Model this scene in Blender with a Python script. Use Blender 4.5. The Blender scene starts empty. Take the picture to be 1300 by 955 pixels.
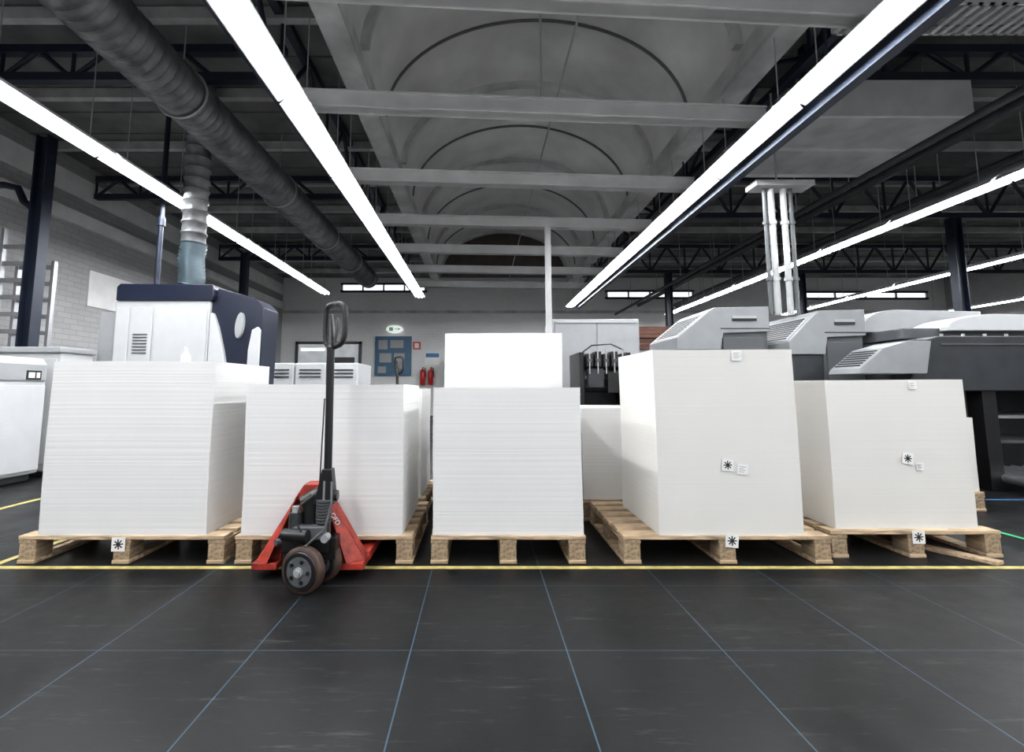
import bpy, bmesh, math, random
from mathutils import Vector, Matrix
random.seed(4)
S=bpy.context.scene
COL=S.collection
# ---------------------------------------------------------------- materials
MATS={}
def mat(name,col,rough=.5,metal=0.,var=.12,scale=6.,bump=0.,emit=None,es=0.,stretch=(1,1,1)):
    if name in MATS: return MATS[name]
    m=bpy.data.materials.new(name); m.use_nodes=True
    nt=m.node_tree; b=nt.nodes['Principled BSDF']
    tc=nt.nodes.new('ShaderNodeTexCoord'); mp=nt.nodes.new('ShaderNodeMapping')
    mp.inputs['Scale'].default_value=stretch
    nt.links.new(tc.outputs['Object'],mp.inputs['Vector'])
    n=nt.nodes.new('ShaderNodeTexNoise'); n.inputs['Scale'].default_value=scale; n.inputs['Detail'].default_value=5
    nt.links.new(mp.outputs[0],n.inputs['Vector'])
    r=nt.nodes.new('ShaderNodeValToRGB')
    r.color_ramp.elements[0].position=.3; r.color_ramp.elements[1].position=.7
    c0=tuple(max(0,c*(1-var)) for c in col)+(1,); c1=tuple(min(1,c*(1+var)) for c in col)+(1,)
    r.color_ramp.elements[0].color=c0; r.color_ramp.elements[1].color=c1
    nt.links.new(n.outputs['Fac'],r.inputs['Fac']); nt.links.new(r.outputs[0],b.inputs['Base Color'])
    b.inputs['Roughness'].default_value=rough; b.inputs['Metallic'].default_value=metal
    if bump:
        bp=nt.nodes.new('ShaderNodeBump'); bp.inputs['Strength'].default_value=bump; bp.inputs['Distance'].default_value=.01
        nt.links.new(n.outputs['Fac'],bp.inputs['Height']); nt.links.new(bp.outputs[0],b.inputs['Normal'])
    if emit:
        b.inputs['Emission Color'].default_value=tuple(emit)+(1,); b.inputs['Emission Strength'].default_value=es
    MATS[name]=m; return m
M_tube=mat('tube_glow',(.9,.9,.9),.4,emit=(.97,.985,1),es=62)
M_refl=mat('reflector_white',(.85,.86,.87),.35,0,.02)
M_rail=mat('rail_grey',(.40,.41,.42),.4,.3,.05)
M_navy=mat('navy_steel',(.010,.016,.032),.45,.1,.2)
M_navyp=mat('navy_panel',(.007,.011,.028),.35,0,.1)
M_beam=mat('beam_grey',(.58,.58,.58),.5,.0,.1,3)
M_purl=mat('purlin_grey',(.42,.42,.42),.5,.0,.25,3)
M_galv=mat('galvanised',(.17,.175,.18),.4,.4,.4,5)
M_duct=mat('duct_sheet',(.42,.425,.43),.45,.1,.2,3)
M_alu=mat('aluminium',(.42,.43,.45),.4,.8,.1,8)
M_white=mat('machine_white',(.60,.61,.62),.4,0,.03)
M_lgrey=mat('machine_light_grey',(.36,.37,.38),.45,0,.04)
M_press=mat('press_grey',(.25,.26,.27),.5,0,.06)
M_mgrey=mat('machine_mid_grey',(.08,.084,.09),.45,0,.08)
M_dgrey=mat('machine_dark_grey',(.026,.029,.033),.5,0,.2)
M_black=mat('black_paint',(.010,.010,.011),.35,0,.2)
M_rubber=mat('black_rubber',(.014,.014,.014),.6,0,.2)
M_red=mat('jack_red',(.27,.026,.015),.5,0,.5,16)
M_tyre=mat('brown_tyre',(.05,.028,.02),.65,0,.4,15)
M_yellow=mat('yellow_tape',(.50,.42,.15),.6,0,.35,12)
M_green=mat('green_tape',(.03,.4,.16),.6,0,.2)
M_bluet=mat('blue_tape',(.06,.2,.42),.6,0,.2)
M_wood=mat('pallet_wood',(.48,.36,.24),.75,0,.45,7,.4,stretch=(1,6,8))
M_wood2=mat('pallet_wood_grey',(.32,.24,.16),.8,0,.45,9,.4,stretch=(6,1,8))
M_card=mat('tag_card',(.85,.85,.84),.6,0,.02)
M_ink=mat('black_ink',(.01,.01,.01),.6,0,.1)
M_ext=mat('extinguisher_red',(.5,.025,.02),.3,0,.1)
M_teal=mat('hose_teal',(.05,.078,.095),.45,.2,.25)
M_brown=mat('brown_board',(.10,.04,.025),.6,0,.3)
M_blue=mat('door_blue',(.03,.11,.20),.4,0,.1)
M_glass=mat('daylight_pane',(.8,.85,.9),.3,emit=(.9,.95,1),es=1.1)
M_doorp=mat('bright_doorway',(.6,.62,.63),.5,0,.3,1.5,emit=(.9,.95,1),es=.18)
M_exit=mat('exit_green',(.08,.3,.16),.4,emit=(.35,.7,.5),es=.15)
M_exitw=mat('exit_white',(.85,.9,.85),.4,emit=(.95,1,.95),es=.5)
M_roof=mat('roof_sheet',(.15,.15,.148),.7,0,.4,1.5)
M_vault=mat('vault_plastic_glow',(.50,.50,.49),.3,0,.25,1.0,emit=(.85,.87,.85),es=.022)  # faint emission added to stand in for daylight through the plastic
M_rib=mat('rib_grey',(.12,.12,.118),.5,0,.1)
M_curb=mat('curb_grey',(.50,.50,.495),.5,.0,.3,2)
M_pale=mat('pale_band',(.8,.8,.79),.6,.0,.1,2)
M_brownend=mat('vault_end',(.09,.07,.063),.6,0,.3,2)

def nodes_paper(name,col,line=.9,freq=70):
    m=mat(name,col,.8,0,.012,2.5); nt=m.node_tree; b=nt.nodes['Principled BSDF']
    tc=[n for n in nt.nodes if n.type=='TEX_COORD'][0]
    mp=nt.nodes.new('ShaderNodeMapping'); mp.inputs['Scale'].default_value=(.25,.25,freq)
    nt.links.new(tc.outputs['Object'],mp.inputs['Vector'])
    n=nt.nodes.new('ShaderNodeTexNoise'); n.inputs['Scale'].default_value=1.; n.inputs['Detail'].default_value=2
    nt.links.new(mp.outputs[0],n.inputs['Vector'])
    r=nt.nodes.new('ShaderNodeValToRGB'); r.color_ramp.elements[0].position=.30; r.color_ramp.elements[1].position=.5
    r.color_ramp.elements[0].color=(line,line,line,1); r.color_ramp.elements[1].color=(1,1,1,1)
    nt.links.new(n.outputs['Fac'],r.inputs['Fac'])
    mx=nt.nodes.new('ShaderNodeMix'); mx.data_type='RGBA'; mx.blend_type='MULTIPLY'; mx.inputs[0].default_value=1
    src=b.inputs['Base Color'].links[0].from_socket
    nt.links.new(src,mx.inputs[6]); nt.links.new(r.outputs[0],mx.inputs[7]); nt.links.new(mx.outputs[2],b.inputs['Base Color'])
    b.inputs['Specular IOR Level'].default_value=.2
    return m
M_paperW=nodes_paper('paper_white',(.765,.762,.755),.92,170)
M_paperY=nodes_paper('paper_cream',(.74,.728,.70),.965,180)

def floor_mat():
    m=bpy.data.materials.new('floor_dark'); m.use_nodes=True; nt=m.node_tree; b=nt.nodes['Principled BSDF']; L=nt.links.new
    g=nt.nodes.new('ShaderNodeNewGeometry'); sp=nt.nodes.new('ShaderNodeSeparateXYZ'); L(g.outputs['Position'],sp.inputs[0])
    def math_(op,a,b_=None):
        n=nt.nodes.new('ShaderNodeMath'); n.operation=op
        for i,x in enumerate((a,b_)):
            if x is None: continue
            if isinstance(x,(int,float)): n.inputs[i].default_value=x
            else: L(x,n.inputs[i])
        return n.outputs[0]
    def line(s,off,w):
        a=math_('ADD',s,off+60.3); a=math_('MODULO',a,.6); a=math_('SUBTRACT',a,.3); a=math_('ABSOLUTE',a); return math_('LESS_THAN',a,w)
    lx=line(sp.outputs[0],.265,.0024); ly=line(sp.outputs[1],-1.93,.0018); ln=math_('MAXIMUM',lx,ly)
    n=nt.nodes.new('ShaderNodeTexNoise'); n.inputs['Scale'].default_value=2.3; n.inputs['Detail'].default_value=12; n.inputs['Roughness'].default_value=.7
    L(g.outputs['Position'],n.inputs['Vector'])
    r=nt.nodes.new('ShaderNodeValToRGB'); r.color_ramp.elements[0].position=.30; r.color_ramp.elements[1].position=.72
    r.color_ramp.elements[0].color=(.0055,.0058,.006,1); r.color_ramp.elements[1].color=(.018,.0183,.0187,1); L(n.outputs[0],r.inputs[0])
    def scuff(rot,sc,th,c):
        mp=nt.nodes.new('ShaderNodeMapping'); mp.inputs['Rotation'].default_value=(0,0,rot); mp.inputs['Scale'].default_value=(1.0,9,1); L(g.outputs['Position'],mp.inputs[0])
        n2=nt.nodes.new('ShaderNodeTexNoise'); n2.inputs['Scale'].default_value=sc; n2.inputs['Detail'].default_value=8; n2.inputs['Roughness'].default_value=.75; L(mp.outputs[0],n2.inputs['Vector'])
        r2=nt.nodes.new('ShaderNodeValToRGB'); r2.color_ramp.elements[0].position=th; r2.color_ramp.elements[1].position=th+.14
        r2.color_ramp.elements[0].color=(0,0,0,1); r2.color_ramp.elements[1].color=(c,c,c*.95,1); L(n2.outputs[0],r2.inputs[0]); return r2.outputs[0]
    cur=r.outputs[0]
    for a in ((.6,2.2,.58,.045),(-.9,3.1,.59,.04),(.15,1.3,.60,.03)):
        ad=nt.nodes.new('ShaderNodeMix'); ad.data_type='RGBA'; ad.blend_type='ADD'; ad.inputs[0].default_value=1
        L(cur,ad.inputs[6]); L(scuff(*a),ad.inputs[7]); cur=ad.outputs[2]
    mx=nt.nodes.new('ShaderNodeMix'); mx.data_type='RGBA'; L(ln,mx.inputs[0]); L(cur,mx.inputs[6]); mx.inputs[7].default_value=(.05,.085,.12,1)
    L(mx.outputs[2],b.inputs['Base Color'])
    rr=nt.nodes.new('ShaderNodeMapRange'); L(n.outputs[0],rr.inputs[0]); rr.inputs[1].default_value=.3; rr.inputs[2].default_value=.7; rr.inputs[3].default_value=.28; rr.inputs[4].default_value=.5
    L(rr.outputs[0],b.inputs['Roughness']); b.inputs['Specular IOR Level'].default_value=.13
    bp=nt.nodes.new('ShaderNodeBump'); bp.inputs['Strength'].default_value=.12; bp.inputs['Distance'].default_value=.01; L(n.outputs[0],bp.inputs['Height']); L(bp.outputs[0],b.inputs['Normal'])
    return m
M_floor=floor_mat()
def brick_mat(name,ax,c1,c2,mort):
    m=bpy.data.materials.new(name); m.use_nodes=True; nt=m.node_tree; b=nt.nodes['Principled BSDF']; L=nt.links.new
    g=nt.nodes.new('ShaderNodeNewGeometry'); sp=nt.nodes.new('ShaderNodeSeparateXYZ'); L(g.outputs['Position'],sp.inputs[0])
    cb=nt.nodes.new('ShaderNodeCombineXYZ'); L(sp.outputs[ax],cb.inputs[0]); L(sp.outputs[2],cb.inputs[1])
    br=nt.nodes.new('ShaderNodeTexBrick'); br.inputs['Scale'].default_value=1; br.inputs['Brick Width'].default_value=.3; br.inputs['Row Height'].default_value=.1
    br.inputs['Mortar Size'].default_value=.006
    br.inputs['Color1'].default_value=c1+(1,); br.inputs['Color2'].default_value=c2+(1,); br.inputs['Mortar'].default_value=mort+(1,)
    L(cb.outputs[0],br.inputs['Vector']); L(br.outputs['Color'],b.inputs['Base Color']); b.inputs['Roughness'].default_value=.7
    return m
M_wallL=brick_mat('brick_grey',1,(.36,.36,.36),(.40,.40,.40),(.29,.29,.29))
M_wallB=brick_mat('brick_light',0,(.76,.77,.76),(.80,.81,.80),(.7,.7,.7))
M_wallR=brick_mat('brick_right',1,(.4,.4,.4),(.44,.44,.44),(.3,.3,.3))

# ---------------------------------------------------------------- builder
LOC={}
def props(o,label=None,cat=None,group=None,kind=None):
    if label: o['label']=label
    if cat: o['category']=cat
    if group: o['group']=group
    if kind: o['kind']=kind
def T(name,label,cat,loc=(0,0,0),rz=0,group=None):
    e=bpy.data.objects.new(name,None); e.empty_display_size=.1; e.location=loc; e.rotation_euler=(0,0,rz)
    COL.objects.link(e); props(e,label,cat,group); LOC[e.name]=Vector(loc); return e
class MB:
    def __init__(s): s.v=[];s.f=[];s.mi=[];s.sm=[];s.mats=[]
    def add(s,vs,fs,m,sm=False):
        o=len(s.v); s.v+= [tuple(v) for v in vs]
        if m not in s.mats: s.mats.append(m)
        k=s.mats.index(m)
        for f in fs: s.f.append([i+o for i in f]); s.mi.append(k); s.sm.append(sm)
        return s
    def box(s,x0,x1,y0,y1,z0,z1,m):
        vs=[(x,y,z) for z in(z0,z1) for y in(y0,y1) for x in(x0,x1)]
        return s.add(vs,[(0,2,3,1),(4,5,7,6),(0,1,5,4),(2,6,7,3),(0,4,6,2),(1,3,7,5)],m)
    def cyl(s,p0,p1,r,m,seg=16,r2=None):
        p0=Vector(p0);p1=Vector(p1);d=(p1-p0).normalized(); a=d.orthogonal().normalized(); b=d.cross(a)
        r2=r if r2 is None else r2; vs=[];n=seg
        for p,q in((p0,r),(p1,r2)):
            for i in range(n):
                t=2*math.pi*i/n; vs.append(p+a*math.cos(t)*q+b*math.sin(t)*q)
        s.add(vs,[(i,(i+1)%n,n+(i+1)%n,n+i) for i in range(n)],m,True)
        s.add(vs[:n],[tuple(range(n-1,-1,-1))],m); s.add(vs[n:],[tuple(range(n))],m); return s
    def tube(s,pts,r,m,seg=8,closed=False):
        P=[Vector(p) for p in pts]; n=len(P); vs=[]; prev=None
        R=r if isinstance(r,(list,tuple)) else [r]*n
        for i,p in enumerate(P):
            if closed: d=(P[(i+1)%n]-P[i-1])
            else: d=P[min(i+1,n-1)]-P[max(i-1,0)]
            d.normalize()
            if prev is None: a=d.orthogonal().normalized()
            else:
                a=prev-d*prev.dot(d); a.normalize()
            prev=a; b=d.cross(a)
            for k in range(seg):
                t=2*math.pi*k/seg; vs.append(p+(a*math.cos(t)+b*math.sin(t))*R[i])
        fs=[]
        for i in range(n if closed else n-1):
            j=(i+1)%n
            for k in range(seg): fs.append((i*seg+k,i*seg+(k+1)%seg,j*seg+(k+1)%seg,j*seg+k))
        s.add(vs,fs,m,True)
        if not closed:
            s.add(vs[:seg],[tuple(range(seg-1,-1,-1))],m); s.add(vs[-seg:],[tuple(range(seg))],m)
        return s
    def prism(s,poly,axis,a,b,m):
        def mk(p,q):
            return {'y':(p[0],q,p[1]),'x':(q,p[0],p[1]),'z':(p[0],p[1],q)}[axis]
        n=len(poly); vs=[mk(p,a) for p in poly]+[mk(p,b) for p in poly]
        return s.add(vs,[tuple(range(n-1,-1,-1)),tuple(range(n,2*n))]+[(i,(i+1)%n,n+(i+1)%n,n+i) for i in range(n)],m)
    def build(s,name,parent=None,label=None,cat=None,group=None,kind=None,bevel=0,local=False,base=True):
        V=[Vector(v) for v in s.v]
        if parent is not None and not local:
            o=LOC[parent.name]; V=[v-o for v in V]
        mn=Vector([min(v[i] for v in V) for i in range(3)]); mx=Vector([max(v[i] for v in V) for i in range(3)])
        c=(mn+mx)/2
        if parent is None: c.z=mn.z
        me=bpy.data.meshes.new(name); me.from_pydata([v-c for v in V],[],s.f)
        for m in s.mats: me.materials.append(m)
        for p,k,q in zip(me.polygons,s.mi,s.sm): p.material_index=k; p.use_smooth=q
        bm=bmesh.new(); bm.from_mesh(me); bmesh.ops.recalc_face_normals(bm,faces=bm.faces); bm.to_mesh(me); bm.free()
        ob=bpy.data.objects.new(name,me); ob.location=c; COL.objects.link(ob)
        if parent is not None: ob.parent=parent
        LOC[ob.name]=c if parent is None else LOC[parent.name]+c
        if bevel:
            b=ob.modifiers.new('bevel','BEVEL'); b.width=bevel; b.segments=2; b.limit_method='ANGLE'; b.angle_limit=.7
        props(ob,label,cat,group,kind); return ob
def bx(name,c,m,parent=None,bevel=0,**k): return MB().box(*c,m).build(name,parent,bevel=bevel,**k)
def dup(t,loc,rz=None,**pr):
    n=t.copy(); COL.objects.link(n); n.location=loc
    if rz is not None: n.rotation_euler=(0,0,rz)
    for k,v in pr.items(): n[k]=v
    for c in t.children:
        d=c.copy(); COL.objects.link(d); d.parent=n; d.matrix_parent_inverse=Matrix()
        for g in c.children:
            e=g.copy(); COL.objects.link(e); e.parent=d
    return n

# ---------------------------------------------------------------- room
ST=dict(kind='structure')
bx('floor',(-7.8,18.2,-4.5,18.2,-.1,0),M_floor,**ST)
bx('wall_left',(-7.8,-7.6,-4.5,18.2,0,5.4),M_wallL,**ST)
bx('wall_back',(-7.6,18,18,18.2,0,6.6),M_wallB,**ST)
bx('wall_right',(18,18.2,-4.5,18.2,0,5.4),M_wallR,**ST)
def roof(name,x0,x1):
    b=MB(); b.box(x0,x1,-4.5,18,5.3,5.4,M_roof)
    y=-4.2
    while y<17.9:
        b.box(x0,x1,y,y+.03,5.285,5.3,M_rib); y+=.62
    b.build(name,**ST)
roof('ceiling',-7.6,-1.36); roof('ceiling.001',3.0,18)
bx('ceiling.002',(-1.36,3.0,16.1,18,5.3,5.4),M_roof,**ST)
# barrel vault
cx,hw,rise,zs=.82,2.18,1.5,4.9
def arc(hw_,rise_,n=36): return [(cx-hw_*math.cos(math.pi*i/n),zs+rise_*math.sin(math.pi*i/n)) for i in range(n+1)]
inner=arc(hw,rise); outer=arc(hw+.04,rise+.04)
b=MB(); n=len(inner)
vs=[(p[0],y,p[1]) for y in(-4.5,16.1) for p in inner]+[(p[0],y,p[1]) for y in(-4.5,16.1) for p in outer]
fs=[(i,i+1,n+i+1,n+i) for i in range(n-1)]+[(2*n+i,3*n+i,3*n+i+1,2*n+i+1) for i in range(n-1)]
b.add(vs,fs,M_vault,True); b.build('window_1',**ST)
b=MB(); b.prism(inner,'y',16.0,16.1,M_brownend); b.build('wall_vault',**ST)
k=1
def rib(y,w,d,m):
    global k
    i2=arc(hw-d,rise-d); b=MB()
    for i in range(n-1):
        b.prism([inner[i],inner[i+1],i2[i+1],i2[i]],'y',y,y+w,m)
    b.build('trim_%d'%k,**ST); k+=1
for y in (2.2,5.0,7.8,10.6,13.4,15.7): rib(y,.10,.09,M_curb)
for y in (3.6,6.4,9.2,12.0,14.5): rib(y,.035,.03,M_rib)
# curbs
MB().box(-1.5,-1.36,-4.5,16.1,4.55,5.3,M_curb).box(-1.56,-1.3,-4.5,16.1,4.5,4.56,M_curb).build('trim_%d'%k,**ST);k+=1
MB().box(3.0,3.14,-4.5,16.1,4.55,5.3,M_curb).box(2.9,3.2,-4.5,16.1,4.5,4.56,M_curb).build('trim_%d'%k,**ST);k+=1
# left wall pale bands
bx('trim_%d'%k,(-7.6,-7.5,3,18,4.05,4.3),M_pale,**ST);k+=1
bx('trim_%d'%k,(-7.6,-7.56,3,18,4.6,5.0),M_pale,**ST);k+=1
bx('trim_%d'%k,(-7.6,-7.57,9,11.2,2.6,3.3),M_pale,**ST);k+=1
bx('trim_%d'%k,(-7.6,18,17.9,18,3.9,4.0),M_curb,**ST);k+=1
# clerestory windows
def win(i,x0,x1,z0,z1):
    b=MB(); b.box(x0,x1,17.95,18.0,z0,z1,M_glass)
    b.box(x0-.06,x1+.06,17.9,18,z1,z1+.07,M_navy).box(x0-.06,x1+.06,17.9,18,z0-.07,z0,M_navy)
    x=x0
    while x<=x1+.01: b.box(x-.03,x+.03,17.9,18,z0,z1,M_lgrey); x+=(x1-x0)/4
    b.build('window_%d'%i,**ST)
win(2,-5.3,-2.1,4.78,5.0); win(3,4.9,8.2,4.52,4.72); win(4,12.5,17.2,4.5,4.68)
# doorway at rear
b=MB(); b.box(-6.9,-4.6,17.93,18,0,2.7,M_doorp).box(-7.0,-6.9,17.88,18,0,2.8,M_mgrey).box(-4.6,-4.5,17.88,18,0,2.8,M_mgrey).box(-7,-4.5,17.88,18,2.7,2.8,M_mgrey).box(-5.8,-5.72,17.9,18,0,2.7,M_lgrey).box(-6.9,-4.6,17.9,18,1.55,1.62,M_lgrey)
b.box(-6.8,-5.9,17.92,17.93,2.45,2.55,M_glass).box(-5.6,-4.75,17.92,17.93,1.7,2.2,M_mgrey).box(-6.7,-6.2,17.92,17.93,.9,1.5,M_bluet)
b.build('door_1',**ST)

# purlins
b=MB(); p0=b.box(-7.6,-1.5,2.0,2.1,5.14,5.28,M_purl).build('roof_purlin',label='grey steel purlin running under the dark roof sheeting',cat='roof beam',group='roof purlins')
p1=MB().box(3.14,18,2.0,2.1,5.14,5.28,M_purl).build('roof_purlin',label='grey steel purlin running under the dark roof sheeting',cat='roof beam',group='roof purlins')
for i in range(1,11):
    for p in(p0,p1):
        q=dup(p,(p.location.x,p.location.y+1.45*i,p.location.z))
# transverse box beams under vault
B0=None
for i,y in enumerate((2.98,4.35,5.98,7.6,9.2,10.8,12.4)):
    if B0 is None:
        b=MB(); b.box(-2.33,2.33,-.05,.05,0,.17,M_beam).box(-2.33,2.33,-.07,.07,.0,.018,M_beam).box(-2.33,2.33,-.07,.07,.152,.17,M_beam)
        B0=b.build('cross_beam',label='painted grey steel cross beam under the arched skylight',cat='beam',group='cross beams under the skylight')
        B0.location=(.6,y+.12,3.705); B0.rotation_euler=(0,0,math.radians(3.6))
    else: dup(B0,(.6,y+.12,3.705))
MB().cyl((.62,4.47,3.87),(.62,4.47,6.36),.012,M_rail,8).build('suspension_rod',label='thin grey rod linking a cross beam to the skylight',cat='rod')

# lamps
def fixture(rodx,rodtop):
    t=T('fluorescent_light','long white fluorescent batten with glowing tubes hung from the roof','ceiling light',(0,0,3.6),group='rows of fluorescent lights')
    h=MB(); h.prism([(-.15,.0),(-.135,.0),(-.06,.05),(.06,.05),(.135,.0),(.15,.0),(.07,.075),(-.07,.075)],'y',-.75,.75,M_refl)
    h.box(-.035,.035,-.76,.76,.07,.10,M_rail); h.box(-.05,.05,-.76,-.74,-.01,.07,M_rail)
    h.build('housing',t,local=True)
    for x in(-.045,.045):
        MB().cyl((x,-.73,.01),(x,.73,.01),.024,M_tube,10).build('tube',t,local=True)
    for y in(-.5,.5): MB().cyl((rodx,y,.06),(rodx,y,rodtop-3.6),.006,M_rail,6).build('hanger_rod',t,local=True)
    return t
for X,end,start,rx,rt in((-4.2,12.8,-3,0,5.3),(-1.69,13.3,-3,0,5.3),(2.86,14.9,-3,.09,4.5),(6.6,16.5,-3,0,5.3),(10.7,16.5,3,0,5.3),(15.8,16.5,9,0,5.3)):
    t=fixture(rx,rt); y=end-.76; t.location=(X,y,3.6); y-=1.54
    while y>start:
        dup(t,(X,y,3.6)); y-=1.54
# navy carrier beam beside lamp row
t=T('carrier_beam','dark blue steel carrier beam hung beside a lamp row','beam',(3.15,6,3.55))
bx('beam',(3.1,3.2,-4,15,3.55,3.72,),M_navy,t)
for y in (1,4,7,10,13): MB().cyl((3.15,y,3.7),(3.15,y,4.5),.012,M_navy,6).build('hanger_rod',t)

# trusses
def truss(axis,fixed,a0,a1,z0,z1,step,lab='dark blue lattice roof truss with diagonal steel bracing'):
    mid=(a0+a1)/2
    t=T('roof_truss',lab,'roof truss',((fixed,mid,z0) if axis=='y' else (mid,fixed,z0)),group='dark blue roof trusses')
    def bb(n,a,b,c,d,w=.05):
        m=MB()
        if axis=='y': m.box(fixed-w,fixed+w,a,b,c,d,M_navy)
        else: m.box(a,b,fixed-w,fixed+w,c,d,M_navy)
        m.build(n,t)
    bb('bottom_chord',a0,a1,z0,z0+.1); bb('top_chord',a0,a1,z1-.1,z1)
    m=MB(); a=a0; up=True
    def pt(a,z): return (fixed,a,z) if axis=='y' else (a,fixed,z)
    while a+step<=a1+.01:
        m.cyl(pt(a,z0+.05),pt(a+step/2,z1-.05),.03,M_navy,8); m.cyl(pt(a+step/2,z1-.05),pt(a+step,z0+.05),.03,M_navy,8)
        m.cyl(pt(a,z0+.05),pt(a,z1-.05),.022,M_navy,8); a+=step
    m.build('web_bracing',t)
truss('y',-2.25,-3,16.5,4.2,5.28,1.6); truss('y',3.75,-3,16.5,4.7,5.28,1.6)
for y in(5.35,8.9,13.3):
    truss('x',y,-7.5,-2.35,4.68,5.14,.86); truss('x',y,3.9,17.9,4.3+.38*(y<6),5.14,1.0)
# columns
for X,Y in((-6.35,6.6),(-6.35,12.5),(9.2,13.3),(13.6,8.9),(9.2,8.9),(5.4,13.3)):
    top=4.68 if X<0 else 4.3
    t=T('steel_column','dark blue steel column standing on the workshop floor','column',(X,Y,0),group='dark blue columns')
    MB().box(-.08,.08,-.012,.012,.02,top,M_navy).box(-.09,-.07,-.08,.08,.02,top,M_navy).box(.07,.09,-.08,.08,.02,top,M_navy).build('shaft',t,local=True)
    MB().box(-.16,.16,-.16,.16,0,.02,M_navy).build('base_plate',t,local=True)
b=MB().tube([(-7.6,6.6,3.95),(-6.9,6.6,3.95),(-6.7,6.6,3.9),(-6.6,6.6,3.7),(-6.46,6.6,3.6)],.05,M_navy)
b.build('wall_pipe',label='dark blue pipe bending from the brick wall to a column',cat='pipe')

# spiral duct
def spiral(p0,p1,r,step=.16):
    b=MB(); p0=Vector(p0);p1=Vector(p1); d=p1-p0; L=d.length; n=int(L/step); pts=[];R=[]
    for i in range(n):
        for t,rr in((0,r),(.80,r),(.84,r+.016),(.96,r+.016),(.999,r)):
            pts.append(p0+d*((i+t)/n)); R.append(rr)
    b.tube(pts,R,M_galv,24); return b
t=T('ventilation_duct','large galvanised spiral ventilation duct hanging under the roof','duct',(-3.35,6,4))
spiral((-3.35,-1,4.3),(-3.35,14,4.3),.265,.11).build('duct_pipe',t)
for y in(1,3,5,7.6,10,12,13.7):
    ring=[(-3.35+.285*math.cos(a*math.pi/12),y,4.3+.285*math.sin(a*math.pi/12)) for a in range(24)]
    MB().tube(ring,.015,M_rail,6,True).cyl((-3.35,y,4.58),(-3.35,y,5.3),.008,M_rail,6).build('hanger_strap',t)
# extraction duct above left press
EX,EY=-3.86,6.2
t=T('extraction_duct','vertical metal extraction duct with flexible hose above the press','duct',(EX,EY,2.37))
pts=[];R=[]
for i in range(27):
    pts.append((EX+.012*math.sin(i*.3),EY,2.37+i*.022)); R.append(.145 if i%2 else .165)
MB().tube(pts,R,M_teal,20).build('flexible_hose',t,label='teal grey ribbed flexible hose')
spiral((EX,EY,2.94),(EX,EY,4.0),.145,.14).build('riser_pipe',t)
spiral((EX,EY,4.0),(EX,EY,5.28),.155,.14).build('upper_pipe',t)
MB().tube([(-4.52,6.5,2.37),(-4.52,6.5,3.2),(-4.52,6.5,5.29)],.035,M_navy,12).cyl((-4.52,6.5,3.3),(-4.52,6.5,3.42),.055,M_navy,12).build('press_riser_pipe',label='slim dark blue pipe rising from the press to the roof',cat='pipe')

# rectangular duct right
b=MB(); b.box(3.95,5.75,5.25,6.80,4.2,4.6,M_duct)
t=T('box_duct','wide galvanised rectangular air duct under the roof','duct',(4.8,6,4.2)); b.build('duct_body',t)
for y in(5.22,6.0,6.79): MB().box(3.92,5.78,y,y+.04,4.17,4.62,M_beam).build('flange',t)
for x in(4.0,5.6):
    for y in(5.6,6.6): MB().cyl((x,y,4.58),(x,y,5.3),.01,M_rail,6).build('hanger_rod',t)
for X,z,r in((6.1,4.2,.07),(7.2,4.1,.05),(7.6,4.15,.10),(5.2,3.85,.045)):
    t=T('overhead_pipe','dark steel service pipe running along the roof','pipe',(X,8,z),group='overhead pipes')
    MB().cyl((X,2,z),(X,17.9,z),r,M_dgrey if r<.1 else M_galv,12).build('pipe',t)
    for y in(3,7.5,12,16): MB().cyl((X,y,z),(X,y,5.3),.008,M_rail,6).build('hanger_rod',t)
t=T('cable_tray','perforated grey metal cable tray hung from the roof','cable tray',(5,3.6,4))
b=MB(); b.box(3.3,6.5,3.75,3.77,4.3,4.38,M_beam).box(3.3,6.5,4.1,4.12,4.3,4.38,M_beam)
x=3.3
while x<6.48: b.box(x,x+.04,3.75,4.12,4.3,4.315,M_beam); x+=.1
b.build('tray',t)
for x in(3.5,5,6.4): MB().cyl((x,3.93,4.3),(x,3.93,5.3),.01,M_rail,6).build('hanger_rod',t)
MB().cyl((1.0,-4,4.75),(1.0,16.0,4.75),.014,M_rail,8).build('conduit',label='thin grey conduit running beneath the arched skylight',cat='pipe')
b=MB().cyl((1.0,7.85,6.3),(1.0,7.85,5.9),.008,M_rail,6).cyl((1.0,7.85,5.9),(1.0,7.85,5.78),.07,M_beam,14)
b.build('smoke_detector',label='small round detector hanging from the skylight vault',cat='detector')

# ---------------------------------------------------------------- floor tape
def tape(x0,x1,y0,y1,m,lab): bx('floor_tape',(x0,x1,y0,y1,.0005,.002),m,label=lab,cat='floor marking')
tape(-3.3,4.2,2.755,2.795,M_yellow,'long yellow safety tape in front of the pallets')
tape(-2.79,-2.745,2.8,4.4,M_yellow,'yellow tape line beside the pallet')
tape(-4.05,-3.99,2.9,4.6,M_yellow,'yellow tape line beside the white cabinet')
tape(3.63,3.665,3.0,3.95,M_green,'narrow green tape line on the dark floor')
tape(4.4,6.5,4.40,4.43,M_bluet,'narrow blue tape line on the dark floor')

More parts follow.
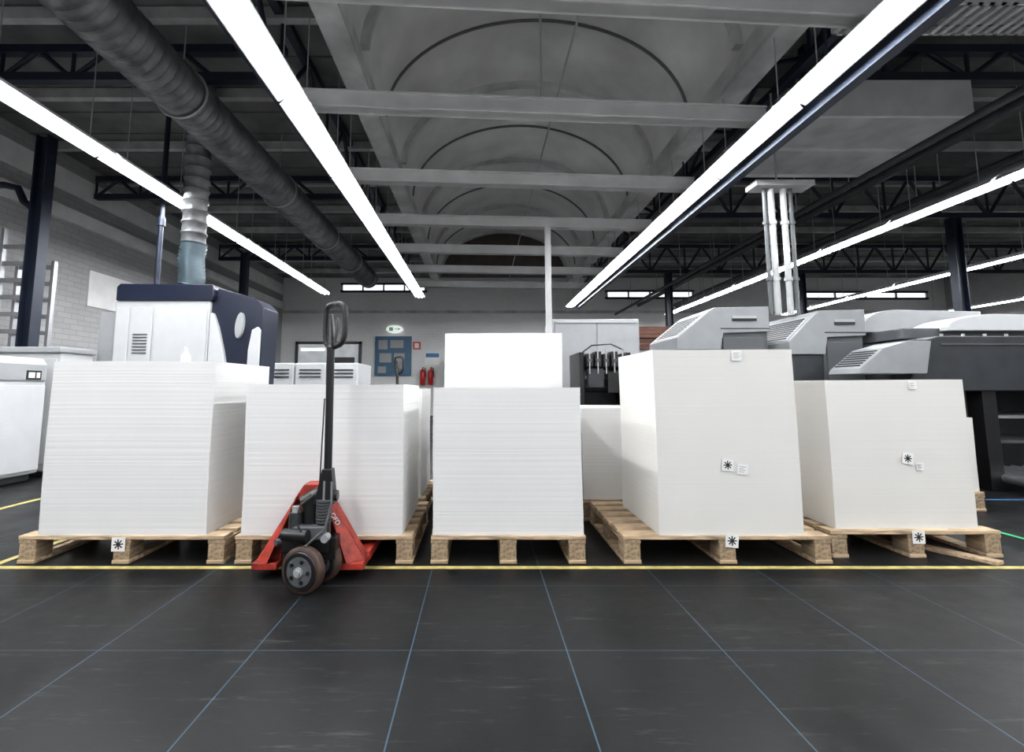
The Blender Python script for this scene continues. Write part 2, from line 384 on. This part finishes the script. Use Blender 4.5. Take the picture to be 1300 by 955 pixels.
# ---------------------------------------------------------------- pallets
def pallet(x0,x1,y0,y1,h,lab='raw wooden pallet carrying a stack of paper',slats='y'):
    t=T('pallet',lab,'pallet',((x0+x1)/2,(y0+y1)/2,0),group='wooden pallets')
    w=x1-x0; d=y1-y0; bt=.022; bw=.1
    nb=6
    for i in range(nb):
        a=y0+(d-.105)*i/(nb-1); j=random.uniform(-.006,.006)
        bx('deck_board',(x0+j,x1+j,a,a+.105,h-bt,h),M_wood,t,.003)
    xs=(x0,(x0+x1)/2-bw/2,x1-bw)
    for x in xs:
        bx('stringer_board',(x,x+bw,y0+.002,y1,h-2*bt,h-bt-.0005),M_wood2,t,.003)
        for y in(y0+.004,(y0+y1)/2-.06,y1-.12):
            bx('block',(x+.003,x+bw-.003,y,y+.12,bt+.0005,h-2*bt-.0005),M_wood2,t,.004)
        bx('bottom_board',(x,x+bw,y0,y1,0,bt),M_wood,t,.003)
    return t
H=.156
def stack(x0,x1,y0,y1,z0,z1,m,lab):
    b=MB(); N=max(20,int((z1-z0)/.009)); vs=[]; fs=[]; sd=random.uniform(0,9)
    nx=6
    P=[(x0+(x1-x0)*i/nx,y0) for i in range(nx)]+[(x1,y0+(y1-y0)*i/nx) for i in range(nx)]+[(x1-(x1-x0)*i/nx,y1) for i in range(nx)]+[(x0,y1-(y1-y0)*i/nx) for i in range(nx)]
    K=len(P)
    A=.0004 if m is M_paperW else .00015
    for i in range(N+1):
        z=z0+(z1-z0)*i/N; ox=random.uniform(-A,A)*1.5+.003*math.sin(z*5+sd); oy=random.uniform(-A,A)*.7+.002*math.sin(z*4+sd)
        for (x,y) in P:
            zz=z + (0 if i==0 else .004*(i/N)*math.sin((x+y)*3.1+sd)*math.cos(x*2+sd))
            vs.append((x+ox,y+oy,zz))
    for i in range(N):
        for j in range(K): fs.append((i*K+j,i*K+(j+1)%K,(i+1)*K+(j+1)%K,(i+1)*K+j))
    b.add(vs,fs,m); b.add(vs[:K],[tuple(range(K-1,-1,-1))],m); b.add(vs[-K:],[tuple(range(K))],m)
    return b.build('paper_stack',label=lab,cat='paper stack',group='paper stacks on pallets')
pallet(-2.66,-1.47,2.83,3.68,H)
stack(-2.565,-1.59,2.845,3.57,H,1.165,M_paperW,'tall block of white paper sheets on a wide wooden pallet')
pallet(-1.41,-.385,2.83,3.68,H,'raw wooden pallet with the pallet jack forks inside')
stack(-1.39,-.452,2.845,3.56,H,1.025,M_paperW,'block of white paper sheets behind the red pallet jack')
pallet(-1.35,-.42,3.78,4.55,H)
stack(-1.33,-.46,3.8,4.45,H,1.0,M_paperW,'white paper block on a second-row wooden pallet')
pallet(-.283,.612,2.83,3.6,H)
stack(-.275,.602,2.845,3.52,H,1.008,M_paperW,'neat block of white paper sheets on a narrow pallet')
pallet(-.30,.66,3.66,4.45,H)
stack(-.275,.645,3.7,4.4,H,1.44,M_paperW,'taller white paper block standing behind a lower one')
pallet(.79,1.6,3.72,4.5,H)
stack(.8,1.55,3.74,4.45,H,.85,M_paperW,'low white paper block on a second-row wooden pallet')
pallet(.83,2.03,2.83,3.68,H,'wide raw wooden pallet protruding around a tall paper stack')
stack(1.045,1.885,2.845,3.55,H,1.238,M_paperY,'tall off-white paper block with small tags on it')
pallet(2.1,3.12,2.93,3.75,H)
stack(2.165,3.03,2.975,3.7,H,1.058,M_paperY,'off-white paper block with small tags beside a plank')
pallet(3.3,4.16,4.0,4.75,H)
stack(3.35,4.15,4.03,4.7,H,.76,M_paperY,'low off-white paper block on a second-row pallet')
# loose plank
b=MB(); b.prism([(2.69,3.2),(2.77,3.22),(3.01,2.83),(2.94,2.80)],'z',.0,.02,M_wood)
b.build('wooden_plank',label='loose pale wooden plank lying on the floor by a pallet',cat='plank',bevel=.002)

# tags
def tag(X,Y,Z,s=.07,star=True,lab='small white paper tag with a black asterisk mark',rot=0):
    b=MB(); b.box(-s/2,s/2,-.0008,.0008,-s/2,s/2,M_card)
    if star:
        for i in range(4):
            a=math.pi*i/4+.1; r=s*.36; w=s*.045; c,sn=math.cos(a),math.sin(a)
            b.prism([(c*r-sn*w,sn*r+c*w),(-c*r-sn*w,-sn*r+c*w),(-c*r+sn*w,-sn*r-c*w),(c*r+sn*w,sn*r-c*w)],'y',-.0014-.0001*i,-.0008,M_ink)
    else:
        for i in range(4): b.box(-s*.35,s*.3-.01*(i%2),-.0014,-.0008,s*(.28-.17*i)-.002,s*(.28-.17*i)+.001,M_rail)
    o=b.build('paper_tag',label=lab,cat='paper tag',group='paper tags on stacks and pallets')
    o.location=(X,Y,Z-s/2); o.rotation_euler=(0,rot,0)
tag(-2.08,2.826,.11,.078); tag(1.45,2.826,.13,.075,rot=.1); tag(2.62,2.926,.12,.075)
tag(1.455,2.838,.555,.068,rot=.08); tag(1.54,2.838,.53,.06,False,'small white printed note stuck on the paper block',rot=.15)
tag(2.63,2.968,.575,.068,rot=.15); tag(2.705,2.968,.525,.045,False,'small printed note stuck on the paper block')
tag(1.545,2.838,1.2,.06,False,'small white note at the top of the paper block'); tag(2.705,2.968,1.025,.05,False,'small white note at the top of the paper block')

# ---------------------------------------------------------------- pallet jack
def jack(loc,rz,lab,steer=0):
    t=T('pallet_jack',lab,'pallet jack',loc,rz,group='pallet jacks')
    for x in(-.33,.15):
        MB().box(x-.06,x+.06,.12,1.05,.055,.105,M_red).box(x-.05,x+.05,.95,1.12,.06,.1,M_red).build('fork',t,bevel=.006,local=True)
        MB().cyl((x-.04,.9,.035),(x+.04,.9,.035),.033,M_rubber,14).build('load_roller',t,local=True)
    c=-.09
    m=lambda P:[(2*c-x,z) for x,z in P][::-1]
    leg=[(-.145,.47),(-.04,.47),(-.07,.41),(-.25,.14),(-.255,.10),(-.25,.05),(-.385,.05),(-.385,.085)]
    b=MB(); b.prism(leg,'y',.06,.13,M_red).prism(m(leg),'y',.06,.13,M_red)
    b.prism([(-.145,.47),(-.135,.485),(-.03,.485),(-.025,.47),(.01,.40),(-.19,.40)],'y',.04,.14,M_red)
    b.box(-.30,.12,.1,.14,.06,.12,M_red)
    b.build('frame',t,bevel=.006,local=True)
    for sgn in(-1,1):
        vs=[(c+sgn*.06,.045,.46),(c+sgn*.29,.05,.085),(c+sgn*.21,-.01,.085),(c+sgn*.10,.01,.36)]
        vs2=[(x,y+.012,z) for x,y,z in vs]
        MB().add(vs+vs2,[(0,1,2,3),(7,6,5,4),(0,4,5,1),(1,5,6,2),(2,6,7,3),(3,7,4,0)],M_red).build('side_gusset',t,bevel=.002,local=True)
        MB().box(min(c+sgn*.295,c+sgn*.16),max(c+sgn*.295,c+sgn*.16),.0,.06,.05,.085,M_red).build('foot_bar',t,bevel=.004,local=True)
    cu=bpy.data.curves.new('lettering','FONT'); cu.body='OFD'; cu.size=.035; cu.extrude=.001
    o=bpy.data.objects.new('tmp',cu); COL.objects.link(o); bpy.context.view_layer.update()
    me=bpy.data.meshes.new_from_object(o.evaluated_get(bpy.context.evaluated_depsgraph_get())); bpy.data.objects.remove(o)
    me.materials.clear(); me.materials.append(M_card); me.name='lettering'
    o=bpy.data.objects.new('lettering',me); COL.objects.link(o); o.parent=t
    o.location=(.022,-.002,.335); o.rotation_euler=(math.radians(95),math.radians(58),math.radians(12))
    b=MB(); b.cyl((-.07,-.01,.15),(-.07,-.01,.41),.05,M_black,18).cyl((.005,-.05,.2),(.005,-.05,.42),.03,M_black,14)
    b.cyl((-.14,-.05,.18),(-.14,-.05,.36),.034,M_dgrey,14).cyl((-.14,-.05,.36),(-.14,-.05,.39),.02,M_rail,12)
    b.box(-.19,.05,-.10,.03,.17,.24,M_black).box(-.13,.03,-.12,.0,.24,.30,M_mgrey).cyl((-.17,-.13,.27),(-.04,-.15,.27),.03,M_black,12)
    b.box(-.18,-.1,-.1,-.02,.1,.18,M_black).box(.02,.08,-.08,.0,.13,.24,M_black)
    b.cyl((-.11,-.02,.40),(-.02,-.02,.45),.04,M_black,12).cyl((.005,-.05,.42),(.005,-.05,.52),.012,M_alu,10)
    for i in range(8): b.cyl((.005,-.05,.31+.015*i),(.005,-.05,.319+.015*i),.040,M_mgrey,12)
    b.tube([(.05,-.08,.52),(.065,-.12,.42),(.045,-.15,.3),(-.05,-.16,.22)],.007,M_mgrey,6)
    b.tube([(-.03,-.1,.46),(-.08,-.15,.42),(-.1,-.16,.34),(-.06,-.16,.28)],.006,M_rubber,6)
    b.cyl((.04,-.09,.25),(.04,-.14,.25),.02,M_rail,10).cyl((-.18,-.06,.22),(-.22,-.1,.22),.018,M_mgrey,10)
    b.build('hydraulic_pump',t,bevel=.004,local=True)
    A=Vector((-.03,-.09,.112)); d=Vector((-.27,-.96,0)).normalized()
    b=MB(); b.cyl(A-d*.12,A+d*.13,.016,M_rail,12)
    b.cyl((-.04,-.07,.1),(-.05,-.05,.22),.045,M_black,16); b.build('steering_axle',t,local=True)
    for s in(-.075,.075):
        cc=A+d*s; f=Vector(d)
        w=T('steer_wheel',None,None); w.parent=t
        w.location=cc; LOC[w.name]=Vector((0,0,0))
        b=MB(); prof=[(-.027,.095),(-.024,.108),(-.015,.113),(.015,.113),(.024,.108),(.027,.095)]
        b.tube([f*p[0] for p in prof],[p[1] for p in prof],M_tyre,32)
        b.build('tyre',w,local=True,label='worn dark brown tyre')
        b=MB(); b.tube([-f*.032,-f*.030,f*.030,f*.032],[.088,.092,.092,.088],M_black,28)
        b.cyl(f*.03,f*.037,.07,M_mgrey,24)
        b.cyl(f*.03,f*.048,.024,M_rail,18); b.cyl(f*.048,f*.054,.012,M_black,12)
        q=Vector((-f.y,f.x,0))
        for i in range(5):
            a=2*math.pi*i/5; p=q*math.cos(a)*.05+Vector((0,0,1))*math.sin(a)*.05
            b.cyl(p+f*.036,p+f*.041,.010,M_black,10)
        b.cyl(-f*.03,-f*.05,.034,M_rail,18)
        b.build('hub',w,local=True)
    b=MB(); b.prism([(-.05,.40),(.06,.40),(.05,.5),(.04,.58),(-.01,.58),(-.03,.48)],'y',-.06,.0,M_black)
    b.cyl((-.07,-.03,.44),(.07,-.03,.44),.028,M_black,12)
    b.build('tiller_bracket',t,bevel=.004,local=True)
    MB().cyl((.014,-.03,.5),(.004,-.02,1.25),.021,M_black,16).cyl((-.022,-.05,.5),(-.012,-.045,.95),.004,M_rubber,6).build('tiller_shaft',t,local=True)
    e=Vector((.83,-.55,0)); c0=Vector((.024,-.02,0))
    outline=[(-.02,1.225),(-.07,1.25),(-.08,1.30),(-.08,1.42),(-.072,1.455),(-.03,1.468),(.04,1.465),(.075,1.445),(.082,1.41),(.082,1.29),(.06,1.245)]
    O=[]
    for i in range(len(outline)):
        a=outline[i];b2=outline[(i+1)%len(outline)]
        O+=[(a[0]*.8+b2[0]*.2,a[1]*.8+b2[1]*.2),(a[0]*.2+b2[0]*.8,a[1]*.2+b2[1]*.8)]
    b=MB(); b.tube([c0+e*x+Vector((0,0,z)) for x,z in O],.016,M_rubber,10,True)
    b.build('handle_loop',t,local=True)
    b=MB(); b.tube([c0+Vector((-.015,0,1.22)),c0+e*-.03+Vector((0,0,1.30)),c0+e*-.04+Vector((0,0,1.41))],[.028,.02,.014],M_black,10)
    b.tube([c0+e*.0+Vector((0,0,1.25)),c0+e*.02+Vector((0,0,1.33)),c0+e*.015+Vector((0,0,1.39))],.009,M_mgrey,8)
    b.build('release_lever',t,local=True)
    return t
jack((-.82,2.6,0),0,'red hand pallet jack with black tiller parked under a paper pallet')
jack((-1.2,6.9,0),0,'hand pallet jack standing on the open floor between machines')

# ---------------------------------------------------------------- machines, left
t=T('white_cabinet_machine','low white machine cabinet with side doors and small display','machine',(-5.5,4.4,0))
b=MB(); b.prism([(3.2,.08),(5.35,.08),(5.35,1.28),(5.3,1.34),(3.2,1.34)],'x',-6.3,-4.89,M_white).box(-6.25,-4.93,3.25,5.3,0,.08,M_dgrey); b.build('body',t,bevel=.02)
for y0,y1 in((3.25,4.15),(4.20,4.70),(4.76,5.32)):
    MB().box(-4.889,-4.862,y0,y1,.12,1.04,M_white).build('door',t,bevel=.006)
for y0,y1 in((3.25,4.70),(4.76,5.32)):
    MB().box(-4.889,-4.862,y0,y1,1.09,1.27,M_lgrey).build('panel',t,bevel=.006)
MB().box(-4.89,-4.88,4.70,4.76,.1,1.3,M_mgrey).build('door_gap',t)
MB().box(-4.89,-4.88,4.15,4.20,.1,1.3,M_mgrey).build('door_gap',t)
MB().box(-4.862,-4.856,5.08,5.25,1.10,1.2,M_ink).box(-4.858,-4.852,5.10,5.17,1.12,1.18,M_card).box(-4.858,-4.852,5.19,5.23,1.12,1.18,M_card).build('display',t)
t=T('white_feeder_cabinet','flat-topped white machine cabinet beside the press','machine',(-5.4,5.7,0))
MB().box(-6.1,-4.87,5.5,5.95,.06,1.42,M_white).box(-6.05,-4.9,5.53,5.9,0,.06,M_dgrey).build('body',t,bevel=.02)
MB().box(-6.15,-4.85,5.45,5.98,1.42,1.49,M_lgrey).build('lid',t,bevel=.015)
MB().box(-6.0,-5.55,5.485,5.5,.15,1.35,M_white).box(-5.5,-4.92,5.485,5.5,.15,1.35,M_white).build('door_panels',t,bevel=.004)
# tall press
t=T('digital_press','tall white printing press with navy blue top and side hood','printing press',(-3.8,6.4,0))
MB().box(-4.72,-3.5,6.05,6.65,.08,2.14,M_white).box(-4.65,-3.5,6.1,6.6,0,.08,M_dgrey).build('body',t,bevel=.015)
MB().prism([(-4.70,2.14),(-3.46,2.14),(-3.44,2.2),(-3.46,2.35),(-4.66,2.36),(-4.70,2.32)],'y',6.02,6.65,M_navyp).build('top_hood',t,bevel=.008)
MB().prism([(-3.495,.3),(-3.495,2.14),(-3.42,2.32),(-2.93,2.18),(-2.82,2.06),(-2.82,1.9),(-2.86,.3)],'y',6.1,6.55,M_navyp).build('side_hood',t,bevel=.008)
MB().prism([(-3.49,.1),(-3.49,1.98),(-3.45,1.98),(-3.38,1.80),(-3.30,1.5),(-3.24,1.2),(-3.22,.1)],'y',6.05,6.11,M_white).build('curved_panel',t,bevel=.006)
MB().prism([(-3.0,.1),(-2.98,1.5),(-2.94,1.76),(-2.87,1.80),(-2.84,1.76),(-2.86,.1)],'y',6.05,6.11,M_white).build('edge_panel',t,bevel=.006)
ov=[(-3.11+.055*math.cos(a*math.pi/12)+0.015*math.sin(a*math.pi/12),1.82+.17*math.sin(a*math.pi/12)) for a in range(24)]
MB().prism(ov,'y',6.05,6.11,M_lgrey).build('oval_handle',t,bevel=.01,label='light grey oval handle')
for x0,x1,z0,z1 in((-4.69,-4.52,.5,2.05),(-4.49,-4.22,.5,2.05),(-4.19,-3.52,.5,2.05)):
    MB().box(x0,x1,6.03,6.049,z0,z1,M_white).build('door',t,bevel=.004)
b=MB()
for i in range(7): b.box(-4.45,-4.27,6.02,6.029,1.45+.04*i,1.465+.04*i,M_mgrey)
b.build('vent_grille',t)
MB().box(-4.95,-4.73,6.1,6.6,0,2.0,M_lgrey).build('side_cabinet',t,bevel=.01)
for x0 in(-3.75,-3.2,-2.64):
    t=T('low_cabinet','low white machine cabinet with louvred front','machine',(x0+.25,8.6,0),group='low white cabinets')
    MB().box(x0,x0+.53,8.2,9.2,.06,1.45,M_white).box(x0+.03,x0+.5,8.25,9.1,0,.06,M_dgrey).build('body',t,bevel=.02)
    b=MB()
    for z in(1.2,1.26,1.32): b.box(x0+.08,x0+.45,8.18,8.2,z,z+.02,M_dgrey)
    b.build('louvre',t)
t=T('spray_bottle','small translucent white bottle standing on the paper','bottle',(-1.93,3.1,1.168))
MB().tube([(0,0,.0),(0,0,.05),(0,0,.062),(0,0,.075)],[.028,.028,.016,.011],M_white,16).build('bottle_body',t,local=True)
MB().tube([(0,0,.075),(0,0,.095),(-.012,0,.103)],[.009,.006,.004],M_card,10).build('nozzle',t,local=True)
for X0,Y,zt,l in((-7.30,7.0,3.45,'aluminium ladder section standing upright near the brick wall'),(-7.28,7.25,3.0,'shorter aluminium ladder section behind another ladder')):
    t=T('ladder',l,'ladder',(X0,Y,0),group='aluminium ladders')
    for x in(X0,X0+.56): MB().box(x,x+.05,Y,Y+.07,0,zt,M_alu).build('rail',t,bevel=.004)
    i=0
    while .26*i+.3<zt-.05:
        z=.26*i+.3; MB().box(X0+.05,X0+.56,Y+.01,Y+.06,z-.03,z+.03,M_alu).build('rung',t); i+=1

# ---------------------------------------------------------------- rear wall things
t=T('exit_sign','illuminated green and white emergency exit sign on the wall','sign',(-3.25,17.9,3.1))
ov=[(-3.25+.32*math.cos(a*math.pi/12),3.27+.15*math.sin(a*math.pi/12)) for a in range(24)]
MB().prism(ov,'y',17.86,17.99,M_exitw).build('sign_body',t,bevel=.01)
b=MB().box(-3.45,-3.3,17.85,17.862,3.20,3.34,M_exit).box(-3.24,-3.1,17.85,17.862,3.255,3.285,M_exit).prism([(-3.1,3.21),(-3.02,3.27),(-3.1,3.33)],'y',17.85,17.862,M_exit)
b.build('pictogram',t)
t=T('notice_board','blue framed notice board with white sheets on the wall','notice board',(-3.3,17.9,1.55))
MB().box(-3.98,-2.6,17.9,17.99,1.5,3.0,M_blue).build('board',t,bevel=.01)
b=MB()
for x0,z0,w,h in((-3.85,2.5,.35,.35),(-3.4,2.55,.5,.3),(-3.8,2.0,.45,.35),(-3.25,1.75,.4,.6),(-3.85,1.6,.3,.25)): b.box(x0,x0+w,17.89,17.9,z0,z0+h,M_lgrey)
b.build('notices',t)
for X,l in((-2.15,'red fire extinguisher mounted on the rear wall'),(-1.85,'red fire extinguisher hanging beside another one')):
    t=T('fire_extinguisher',l,'fire extinguisher',(X,17.85,1.15),group='fire extinguishers')
    MB().tube([(0,0,0),(0,0,.02),(0,0,.5),(0,0,.58),(0,0,.6)],[.08,.1,.1,.05,.03],M_ext,16).build('cylinder',t,local=True)
    MB().tube([(0,0,.6),(0,-.02,.66),(.1,-.02,.62),(.12,-.02,.3)],.018,M_black,8).box(-.02,.02,.08,.14,.3,.34,M_black).build('valve_hose',t,local=True)
MB().box(-2.55,-2.25,17.96,17.99,2.5,2.8,M_ext).box(-2.48,-2.32,17.955,17.96,2.56,2.74,M_card).build('safety_sign',label='small red and white fire safety sign',cat='sign')
MB().box(-2.1,-1.5,17.96,17.99,1.9,2.4,M_card).box(-2.05,-1.55,17.955,17.96,2.2,2.35,M_bluet).build('wall_poster',label='white poster with a blue heading on the wall',cat='poster')
t=T('storage_cabinet','grey steel storage cabinet with double doors by the wall','cabinet',(-.6,17.4,0))
MB().box(-1.2,.3,17,17.9,.0,2.1,M_lgrey).build('body',t,bevel=.01)
for x in(-1.18,-.44): MB().box(x,x+.72,16.97,17,.06,2.05,M_white).build('door',t,bevel=.005)
def rack(x0,Y,h,lab):
    t=T('storage_rack',lab,'storage rack',(x0+.8,Y,0),group='storage racks by the rear wall')
    for x in(x0,x0+1.55):
        for y in(Y,Y+.5): bx('upright',(x,x+.05,y,y+.05,0,h),M_navy,t)
    for z in(.3,1.0,1.7,h-.35):
        bx('shelf',(x0,x0+1.6,Y,Y+.55,z,z+.04),M_mgrey,t)
    return t
for i,x0 in enumerate((4.6,6.6,8.6,10.8,13.0)):
    rack(x0,17.0,2.9,'dark steel storage rack loaded with boxes')
    for z in(.34,1.04,1.74,2.59):
        x=x0+.1
        while x<x0+1.08:
            w=random.uniform(.25,.42); h=random.uniform(.25,.5)
            MB().box(x,x+w,17.05,17.45,z+.001,z+h,random.choice([M_brown,M_lgrey,M_mgrey,M_card,M_wood2])).box(x+w*.4,x+w*.6,17.045,17.05,z+.02,z+h-.02,M_rail).build('storage_box',label='closed box with a tape strip on a rack shelf',cat='box',group='boxes on the rear racks',bevel=.006)
            x+=w+.06

# ---------------------------------------------------------------- center machines
MB().box(1.085,1.175,7.60,7.69,0.01,3.70,M_beam).box(1.0,1.26,7.5,7.8,0,.012,M_beam).build('support_post',label='slim pale grey square steel post under a cross beam',cat='column')
t=T('control_cabinet','large light grey control cabinet with flat doors','cabinet',(1.95,8.4,0))
MB().box(1.25,2.72,8.0,9.0,.08,2.19,M_lgrey).box(1.3,2.67,8.05,8.95,0,.08,M_dgrey).build('body',t,bevel=.01)
for x in(1.28,2.0): MB().box(x,x+.69,7.98,8.0,.15,2.12,M_lgrey).build('door',t,bevel=.006)
MB().box(1.3,2.68,7.96,7.979,2.12,2.17,M_rail).build('trim_strip',t)
t=T('sheet_feeder','black mechanical sheet feeder with rollers and motors','machine',(1.65,6.6,0))
for x in(1.35,1.98): bx('frame',(x,x+.07,6.4,7.1,0,1.5),M_black,t,.01)
bx('back_plate',(1.42,1.98,6.9,7.0,.5,1.45),M_dgrey,t,.01)
for z,y,r in((1.45,6.45,.03),(1.3,6.5,.045),(1.15,6.45,.03),(1.0,6.55,.05)): MB().cyl((1.42,y,z),(1.98,y,z),r,M_alu if r<.04 else M_rubber,14).build('roller',t)
b=MB()
for i in range(5):
    x=1.43+.11*i; b.box(x,x+.085,6.3,6.5,1.30,1.47+.03*(i%2),M_black).cyl((x+.035,6.29,1.2),(x+.035,6.29,1.53),.010,M_rail,8).box(x+.01,x+.06,6.27,6.3,1.36,1.4,M_mgrey)
b.tube([(1.4,6.4,1.5),(1.5,6.3,1.58),(1.75,6.3,1.6),(1.95,6.4,1.53)],.01,M_black,8).box(1.45,1.65,6.3,6.42,1.02,1.27,M_dgrey).box(1.7,1.97,6.28,6.42,.95,1.22,M_black)
b.build('suction_head',t,bevel=.004)
t=T('shelf_cupboard','grey cupboard with reddish brown boards stacked on top','cupboard',(3.4,9.2,0))
MB().box(3.0,4.4,9.1,9.7,0,1.75,M_lgrey).build('body',t,bevel=.01)
for i in range(6):
    o=.02*((i*7)%3); MB().box(3.05+o,4.3+o,9.08+o,9.68,1.752+.078*i,1.752+.078*i+.070,M_brown).build('brown_board',t,bevel=.004,label='dark reddish brown board')
t=T('work_table','grey metal work table beside the feeder','table',(2.6,7.4,0))
bx('table_top',(2.2,3.1,7.0,7.7,.80,.86),M_lgrey,t,.004)
for x in(2.25,3.0):
    for y in(7.05,7.6): bx('leg',(x,x+.05,y,y+.05,0,.8),M_dgrey,t)

# ---------------------------------------------------------------- press units, right
def press(X,Y,w,zt,d,lab):
    t=T('press_unit',lab,'printing press',(X,Y,0),group='offset press units')
    s=w
    MB().prism([(.0,zt-.50),(.0,zt-.36),(.36*s,zt-.05),(.42*s,zt-.01),(s,zt),(s,zt-.29),(.50*s,zt-.31),(.46*s,zt-.50)],'y',0,d,M_press).build('hood',t,bevel=.006,local=True)
    MB().box(.46*s,s-.01,.04,d-.05,.1,zt-.28,M_mgrey).build('body',t,bevel=.008,local=True)
    MB().box(.05*s,.45*s,.03,d,.1,zt-.5,M_dgrey).build('side_body',t,bevel=.01,local=True)
    MB().box(.08*s,s-.05,.08,d-.1,0,.1,M_dgrey).build('plinth',t,local=True)
    P0=Vector((.0,0,zt-.36)); P1=Vector((.36*s,0,zt-.05)); dd=P1-P0; n=Vector((-dd.z,0,dd.x)).normalized()
    b=MB()
    def quad(u0,u1,y0,y1,h,m):
        a=P0+dd*u0; c=P0+dd*u1
        vs=[(a.x,y0,a.z),(c.x,y0,c.z),(c.x,y1,c.z),(a.x,y1,a.z)]; v2=[(x+n.x*h,y,z+n.z*h) for x,y,z in vs]
        b.add(vs+v2,[(0,1,2,3),(7,6,5,4),(0,4,5,1),(1,5,6,2),(2,6,7,3),(3,7,4,0)],m)
    quad(.06,.94,.06,d-.1,.006,M_lgrey)
    for i in range(9): quad(.12+.088*i,.12+.088*i+.042,.10,d-.14,.012,M_dgrey)
    b.build('vent_panel',t,local=True)
    MB().box(.60*s,.86*s,-.012,0.0,zt-.17,zt-.14,M_ink).box(.60*s,.86*s,-.008,0.0,zt-.14,zt-.11,M_lgrey).build('control_strip',t,local=True)
    MB().box(.47*s,s,-.004,0.001,zt-.262,zt-.252,M_ink).build('seam',t,local=True)
    MB().box(.5*s,.95*s,.02,.04,.35,zt-.36,M_mgrey).build('door',t,bevel=.005,local=True)
    return t
press(2.27,5.4,1.07,1.95,.9,'grey offset press unit with vented sloping hood')
press(3.42,5.2,.86,1.88,.9,'grey offset press unit with vented sloping hood')
t=T('press_delivery','dark grey press delivery end with raised pale hood and dark legs','printing press',(5.2,5,0))
MB().prism([(3.68,1.15),(3.70,1.2),(3.95,1.40),(4.2,1.47),(4.42,1.47),(4.35,1.15)],'y',4.6,5.0,M_press).build('control_desk',t,bevel=.006)
b=MB()
for i in range(7):
    x=3.73+.03*i; z=1.224+.024*i+.008; b.cyl((x,4.64,z),(x,4.96,z),.006,M_dgrey,6)
b.build('desk_vents',t)
MB().prism([(4.25,1.0),(4.36,1.25),(4.50,1.5),(4.62,1.53),(7.2,1.53),(7.2,.98),(4.75,.98)],'y',4.72,6.3,M_dgrey).build('upper_housing',t,bevel=.01)
b=MB()
for i in range(9): b.cyl((4.7+.22*i,4.78,1.53),(4.7+.22*i,4.78,1.56),.015,M_rail,10)
b.box(4.62,7.1,4.712,4.72,1.44,1.455,M_mgrey)
b.build('bolt_rail',t)
def hood(x0,x1,y0,y1,z0,z1,m,nm):
    P=[(x0,z0)]
    for i in range(9):
        a=math.pi/2*i/8; P.append((x0+(x1-x0)*.28*(1-math.cos(a)),z0+.04+(z1-z0-.04)*math.sin(a)))
    P+=[(x1,z1-.02),(x1,z0)]
    MB().prism(P,'y',y0,y1,m).build(nm,t,bevel=.008)
hood(4.5,5.9,5.5,6.6,1.66,1.93,M_lgrey,'pale_hood'); hood(5.0,6.9,5.0,5.45,1.62,1.80,M_white,'pale_hood')
MB().box(4.6,7.1,5.1,6.4,1.54,1.66,M_mgrey).build('hood_base',t,bevel=.01)
MB().box(4.4,4.72,5.1,6.2,0,1.15,M_mgrey).build('lower_body',t,bevel=.02)
for x in(4.75,5.05): MB().box(x,x+.14,4.78,4.95,0,1.0,M_black).build('leg',t,bevel=.006)
MB().box(6.3,7.2,4.8,6.2,0,1.0,M_dgrey).build('far_body',t,bevel=.02)
bx('shelf_plate',(5.3,6.3,4.9,5.6,.45,.48),M_mgrey,t)
bx('shelf_plate',(5.3,6.3,4.9,5.6,.7,.73),M_press,t)
for i in range(8): MB().cyl((5.2+.13*i,4.55,.12),(5.2+.13*i,5.3,.12),.05,M_alu,14).build('roller',t)
MB().box(5.1,6.3,4.52,4.549,0.0,.08,M_black).build('roller_frame',t)
# vertical pipes above presses
for X,Y,r,m,zb,zt in((3.50,5.6,.024,M_mgrey,1.88,3.45),(3.58,5.6,.036,M_duct,1.88,3.45),(3.73,5.6,.034,M_duct,1.88,3.45),(3.82,5.6,.022,M_mgrey,1.88,3.45)):
    b=MB().tube([(X,Y,zb),(X,Y,3.0),(X,Y,zt)],r,m,14)
    for z in(2.3,3.0): b.cyl((X,Y,z),(X,Y,z+.04),r+.012,m,14)
    b.build('riser_pipe',label='vertical metal pipe rising from the press',cat='pipe',group='vertical press pipes')
t=T('pipe_bracket','flat grey hung bracket capping the vertical press pipes','bracket',(3.7,5.6,3.452))
MB().box(3.34,4.05,5.48,5.72,3.452,3.52,M_duct).build('plate',t,bevel=.004)
MB().cyl((3.66,5.6,3.52),(3.66,5.6,4.7),.012,M_rail,8).build('hanger_rod',t)

# ---------------------------------------------------------------- world, camera
w=bpy.data.worlds.new('world'); S.world=w; w.use_nodes=True
w.node_tree.nodes['Background'].inputs[0].default_value=(.95,.97,1,1); w.node_tree.nodes['Background'].inputs[1].default_value=.6
cam=bpy.data.cameras.new('camera'); co=bpy.data.objects.new('camera',cam); COL.objects.link(co)
co.location=(0,0,1.0); co.rotation_euler=(math.radians(90+5.9),0,0)
cam.sensor_width=36; cam.lens=600/1300*36; cam.shift_x=41/1300; cam.shift_y=-45.5/1300; cam.clip_start=.05; cam.clip_end=100
S.camera=co
S.view_settings.view_transform='Standard'; S.view_settings.look='None'; S.view_settings.exposure=.3; S.view_settings.gamma=.92
